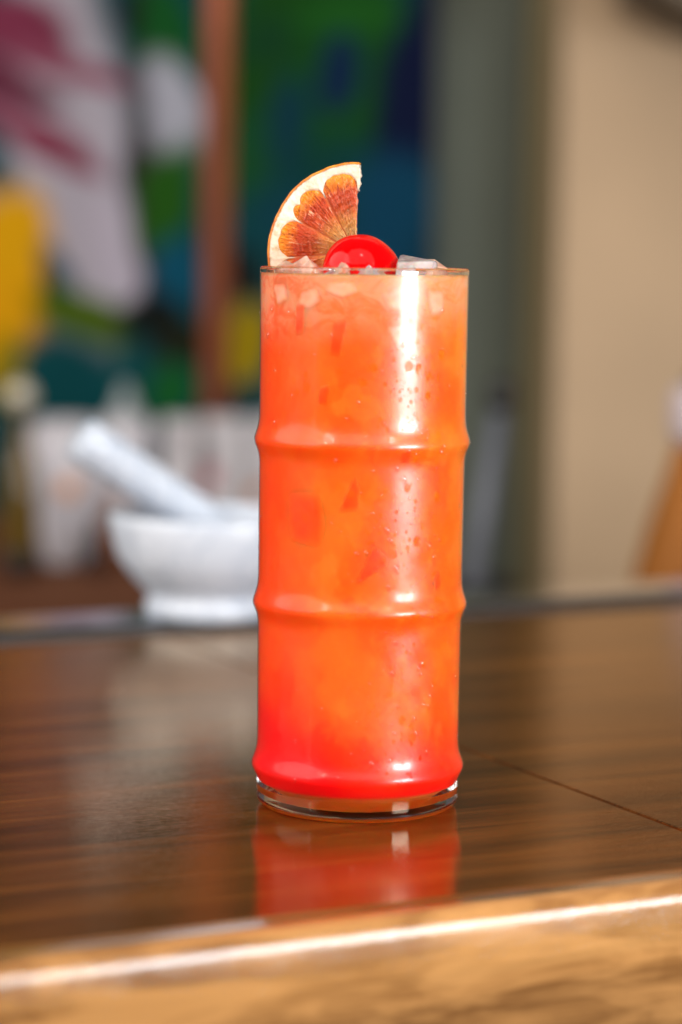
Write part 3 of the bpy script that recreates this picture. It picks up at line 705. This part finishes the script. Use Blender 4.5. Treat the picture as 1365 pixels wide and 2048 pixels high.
# angle -90 faces the photographer, lower angles lie to the left
for pts, lab in (
        ([(-128, .1560), (-117, .1575), (-112, .1530), (-122, .1500), (-130, .1520)], 'pale ice cube against the glass below the left rim'),
        ([(-112, .1590), (-95, .1595), (-92, .1555), (-103, .1535), (-114, .1560)], 'flat pale ice cube under the rim in front of the cherry'),
        ([(-84, .1560), (-68, .1590), (-58, .1550), (-64, .1490), (-79, .1505)], 'pale ice cube under the rim right of the cherry'),
        ([(-56, .1575), (-42, .1570), (-40, .1500), (-52, .1480)], 'pale ice cube against the glass below the right rim'),
        ([(-152, .1580), (-138, .1585), (-135, .1530), (-146, .1510)], 'pale ice cube at the far left below the rim'),
        ([(-80, .1465), (-66, .1475), (-60, .1420), (-72, .1380)], 'faint pale ice cube beside the bright window reflection')):
    wall_ice(pts, M_peach, lab, TOPG)
for pts, lab in (
        ([(-93.5, .1045), (-90.5, .1000), (-91, .0920), (-104, .0912), (-99, .0985)], 'dark wedge of ice at mid height below the upper rib'),
        ([(-83, .0845), (-73, .0790), (-75, .0765), (-95, .0700), (-92, .0740)], 'slanted ice piece above the middle rib'),
        ([(-137, .0985), (-113, .0995), (-108, .0880), (-112, .0800), (-135, .0815)], 'large faint ice cube at the left below the upper rib'),
        ([(-108, .1485), (-98, .1500), (-101, .1420), (-103, .1360), (-110, .1370)], 'dark orange ice piece under the upper left froth'),
        ([(-131, .1535), (-124, .1530), (-124, .1430), (-131, .1420)], 'small dark ice piece high at the left'),
        ([(-115, .1290), (-108, .1300), (-109, .1225), (-116, .1230)], 'small ice piece between rim and upper rib'),
        ([(-46, .0735), (-40, .0750), (-38, .0690), (-45, .0680)], 'small dark ice piece at the right above the middle rib'),
        ([(-70, .1105), (-63, .1110), (-63, .1065), (-70, .1062)], 'small dark ice piece just under the upper rib')):
    wall_ice(pts, M_soak, lab, WG)

# ------------------------------------------------------------------ cherry
def cherry_mat():
    m = NT('cherry_skin'); v = m.coords(); n1 = m.noise(v, 130, 4)
    m.set(Base_Color=m.ramp(n1, [(0.3, (0.55, 0.0003, 0.001)), (0.7, (0.74, 0.0005, 0.0015))]), Roughness=0.07, Subsurface_Weight=0.5, Subsurface_Radius=(1, 0.1, 0.08), Subsurface_Scale=0.003,
          Normal=m.bump(m.noise(v, 420, 3), 0.12, 0.0006), Specular_IOR_Level=0.20)
    return m.m
V, Fc = [], []; NR, NS = 28, 48
for i in range(NR + 1):
    th = math.pi * i / NR
    for j in range(NS):
        ph = 2 * math.pi * j / NS
        dvec = Vector((math.sin(th) * math.cos(ph), math.sin(th) * math.sin(ph), math.cos(th)))
        rr2 = 1 + 0.018 * noise.noise(dvec * 2.1 + Vector((4, 2, 1))) - 0.16 * math.exp(-(th / 0.22) ** 2)
        V.append(Vector((dvec.x * 0.0118, dvec.y * 0.0113, dvec.z * 0.0112)) * rr2)
for i in range(NR):
    for j in range(NS):
        Fc.append((i * NS + j, i * NS + (j + 1) % NS, (i + 1) * NS + (j + 1) % NS, (i + 1) * NS + j))
ch = mesh('cherry', V, Fc, cherry_mat(), None, True, (-0.0010, -0.0075, 0.1612)); ch.rotation_euler = (R(-110), R(30), 0)
tag(ch, 'glossy bright red cherry resting on the ice before the orange slice', 'cherry')

# ------------------------------------------------------------------ dried orange slice
OS = empty('orange_slice', (-0.0026, 0.0035, 0.1672)); OS.rotation_euler = (R(-4), 0, R(-9))
tag(OS, 'dried blood orange wedge standing on the ice behind the cherry', 'orange slice')
RO = 0.0268
A0, A1 = 89.0, 216.0
def R_edge(a_):
    return RO * (1 + 0.014 * noise.noise(Vector((a_ * 0.035, 3.1, 0))) + 0.006 * noise.noise(Vector((a_ * 0.17, 1.1, 0))) - 0.05 * smoothstep(112, 88, a_) * 0 )
SEG = [(90.0, 120.2), (121.2, 152.4), (153.6, 185), (186.2, 215)]
def seg_outer(a_):
    """outer limit of the flesh at an angle: lobes that meet at the membranes"""
    for s0, s1 in SEG:
        if s0 <= a_ <= s1:
            t = (a_ - s0) / (s1 - s0) * 2 - 1
            notch = 0.0
            if s0 == 121.2: notch = 0.055 * math.exp(-((t - 0.25) / 0.16) ** 2)
            return RO * (0.895 - 0.12 * abs(t) ** 3.0 - notch + 0.012 * noise.noise(Vector((a_ * 0.2, 0, 0))))
    return RO * 0.70
def sheet(name, mat, angs, rfun0, rfun1, nr, hfun):
    """closed slab between two radii, faces pushed out by hfun(angle, s) on both sides"""
    V, Fc = [], []; na = len(angs)
    for side in (-1, 1):
        for a_ in angs:
            r0, r1 = rfun0(a_), rfun1(a_)
            for j in range(nr + 1):
                s = j / nr; r = r0 + (r1 - r0) * s
                aj = a_ + (1.5 * noise.noise(Vector((r * 800, side * 2.0, 1.0))) + 1.0 * noise.noise(Vector((r * 260, side * 0.7, 4.0))) if a_ == angs[0] else 0)   # torn cut edge
                ca, sa = math.cos(R(aj)), math.sin(R(aj))
                V.append((r * ca, side * hfun(a_, s, r, side), r * sa))
    st = nr + 1; off = na * st
    for i in range(na - 1):
        for j in range(nr):
            q = (i * st + j, (i + 1) * st + j, (i + 1) * st + j + 1, i * st + j + 1)
            Fc.append(q); Fc.append(tuple(off + x for x in q[::-1]))
    for i in range(na - 1):
        for j in (0, nr):
            Fc.append((i * st + j, (i + 1) * st + j, off + (i + 1) * st + j, off + i * st + j))
    for j in range(nr):
        for i in (0, na - 1):
            Fc.append((i * st + j, i * st + j + 1, off + i * st + j + 1, off + i * st + j))
    o = mesh(name, V, Fc, mat, OS)
    return o
def arange(a0, a1, n): return [a0 + (a1 - a0) * i / n for i in range(n + 1)]
def nz(*p): return noise.noise(Vector(p))
m = NT('dry_rind'); v_ = m.coords(); f_ = m.noise(v_, 260, 4)
m.set(Base_Color=m.ramp(f_, [(0.3, lin(190, 92, 16)), (0.6, lin(232, 146, 40)), (0.8, lin(240, 190, 104))]), Roughness=0.45, Normal=m.bump(m.noise(v_, 700, 3), 0.6, 0.0008)); M_rind = m.m
m = NT('dry_pith'); v_ = m.coords(); f_ = m.noise(v_, 330, 5)
m.set(Base_Color=m.ramp(f_, [(0.28, lin(206, 176, 132)), (0.42, lin(230, 216, 190)), (0.7, lin(240, 232, 214))]), Roughness=0.8, Normal=m.bump(m.noise(v_, 900, 4), 0.5, 0.0006), Subsurface_Weight=0.3, Subsurface_Radius=(1, .8, .6), Subsurface_Scale=0.001); M_pith = m.m
m = NT('dry_membrane'); v_ = m.coords()
m.set(Base_Color=m.ramp(m.noise(v_, 400, 4), [(0.3, (0.55, 0.07, 0.012)), (0.7, (0.72, 0.17, 0.05))]), Roughness=0.25, Subsurface_Weight=0.5, Subsurface_Radius=(1, .4, .2), Subsurface_Scale=0.002, Normal=m.bump(m.noise(v_, 600, 3), 0.5, 0.0006)); M_memb = m.m
def flesh():
    m = NT('dry_flesh'); v_ = m.coords(); ln = m.n('ShaderNodeVectorMath'); ln.operation = 'LENGTH'; m.l(v_, ln.inputs[0])
    sep = m.n('ShaderNodeSeparateXYZ'); m.l(v_, sep.inputs[0])
    ang = m.math('ARCTAN2', sep.outputs['Z'], sep.outputs['X'])
    cmb = m.n('ShaderNodeCombineXYZ'); m.l(m.math('MULTIPLY', ang, 26.0), cmb.inputs[0]); m.l(m.math('MULTIPLY', ln.outputs['Value'], 260.0), cmb.inputs[1]); m.l(m.math('MULTIPLY', sep.outputs['Y'], 900.0), cmb.inputs[2])
    fib = m.noise(cmb.outputs[0], 1.0, 5, 0.65, 0.8)               # juice sacs drawn out towards the centre
    rad = m.mrange(m.math('ADD', ln.outputs['Value'], m.math('MULTIPLY', m.math('SUBTRACT', fib, 0.5), 0.010)), 0.004, 0.0235, 0, 1)
    c = m.ramp(rad, [(0.0, (0.84, 0.54, 0.22)), (0.26, (0.82, 0.32, 0.07)), (0.50, (0.64, 0.075, 0.007)), (0.74, (0.60, 0.050, 0.001)), (0.90, (0.92, 0.24, 0.003)), (1.0, (0.94, 0.32, 0.004))])
    c = m.mix(m.mrange(fib, 0.56, 0.68, 0, 0.6, True), c, (0.90, 0.56, 0.32))
    c = m.mix(m.mrange(fib, 0.47, 0.33, 0, 0.75, True), c, (0.26, 0.018, 0.003))
    h = m.math('ADD', fib, m.math('MULTIPLY', m.noise(v_, 1100, 3, 0.6, 1.0), 0.5))
    m.set(Base_Color=c, Roughness=0.16, Subsurface_Weight=0.3, Subsurface_Radius=(1, .35, .12), Subsurface_Scale=0.003, Coat_Weight=0.35, Coat_Roughness=0.03, Specular_IOR_Level=0.35,
          Normal=m.bump(h, 0.75, 0.0012))
    return m.m
M_flesh = flesh()
T = 0.0017
sheet('rind', M_rind, arange(A0, A1, 150), lambda a_: R_edge(a_) - 0.0007, lambda a_: R_edge(a_), 3, lambda a_, s, r, sd: T * (1.04 - 0.25 * s * s) + 0.0002 * nz(a_ * .3, s, sd * 9))
def ragged(a_): return 0.0004 * nz(a_ * 3, 7, 1)
sheet('pith', M_pith, arange(A0 - 0.6, A1, 170), lambda a_: seg_outer(a_) - 0.0004, lambda a_: R_edge(a_) - 0.00071, 10,
      lambda a_, s, r, sd: T * (0.66 + 0.30 * s) + 0.00016 * nz(a_ * .35, s * 3, sd * 5) - 0.0006 * smoothstep(0.18, 0, s))
sheet('membrane', M_memb, arange(A0 + 1.2, A1, 90), lambda a_: 0.0016, lambda a_: seg_outer(a_) - 0.0006, 12,
      lambda a_, s, r, sd: 0.0008 + 0.00012 * nz(a_ * .3, s * 6, sd * 3))
for s0, s1 in SEG:
    na, nr = 60, 70
    def hf(a_, s, r, sd, s0=s0, s1=s1):
        t = (a_ - s0) / (s1 - s0) * 2 - 1
        edge = max(0.0, 1 - abs(t) ** 3.5) ** 0.6 * max(0.0, 1 - abs(2 * s - 1.0) ** 6) ** 0.6
        arc = r * R(a_)
        ves = abs(nz(a_ * 0.75, r * 190 + 2 * nz(arc * 300, r * 300, s0), s0 + sd * 3)) * 0.0011 + 0.0005 * nz(arc * 420, r * 380, sd * 7 + s0)
        return 0.00055 + edge * (0.00125 - ves)
    sheet('segment', M_flesh, arange(s0 + .3, s1 - .3, na), lambda a_: 0.0052 + 0.001 * nz(a_ * .3, 5, 5), lambda a_: seg_outer(a_), nr, hf)
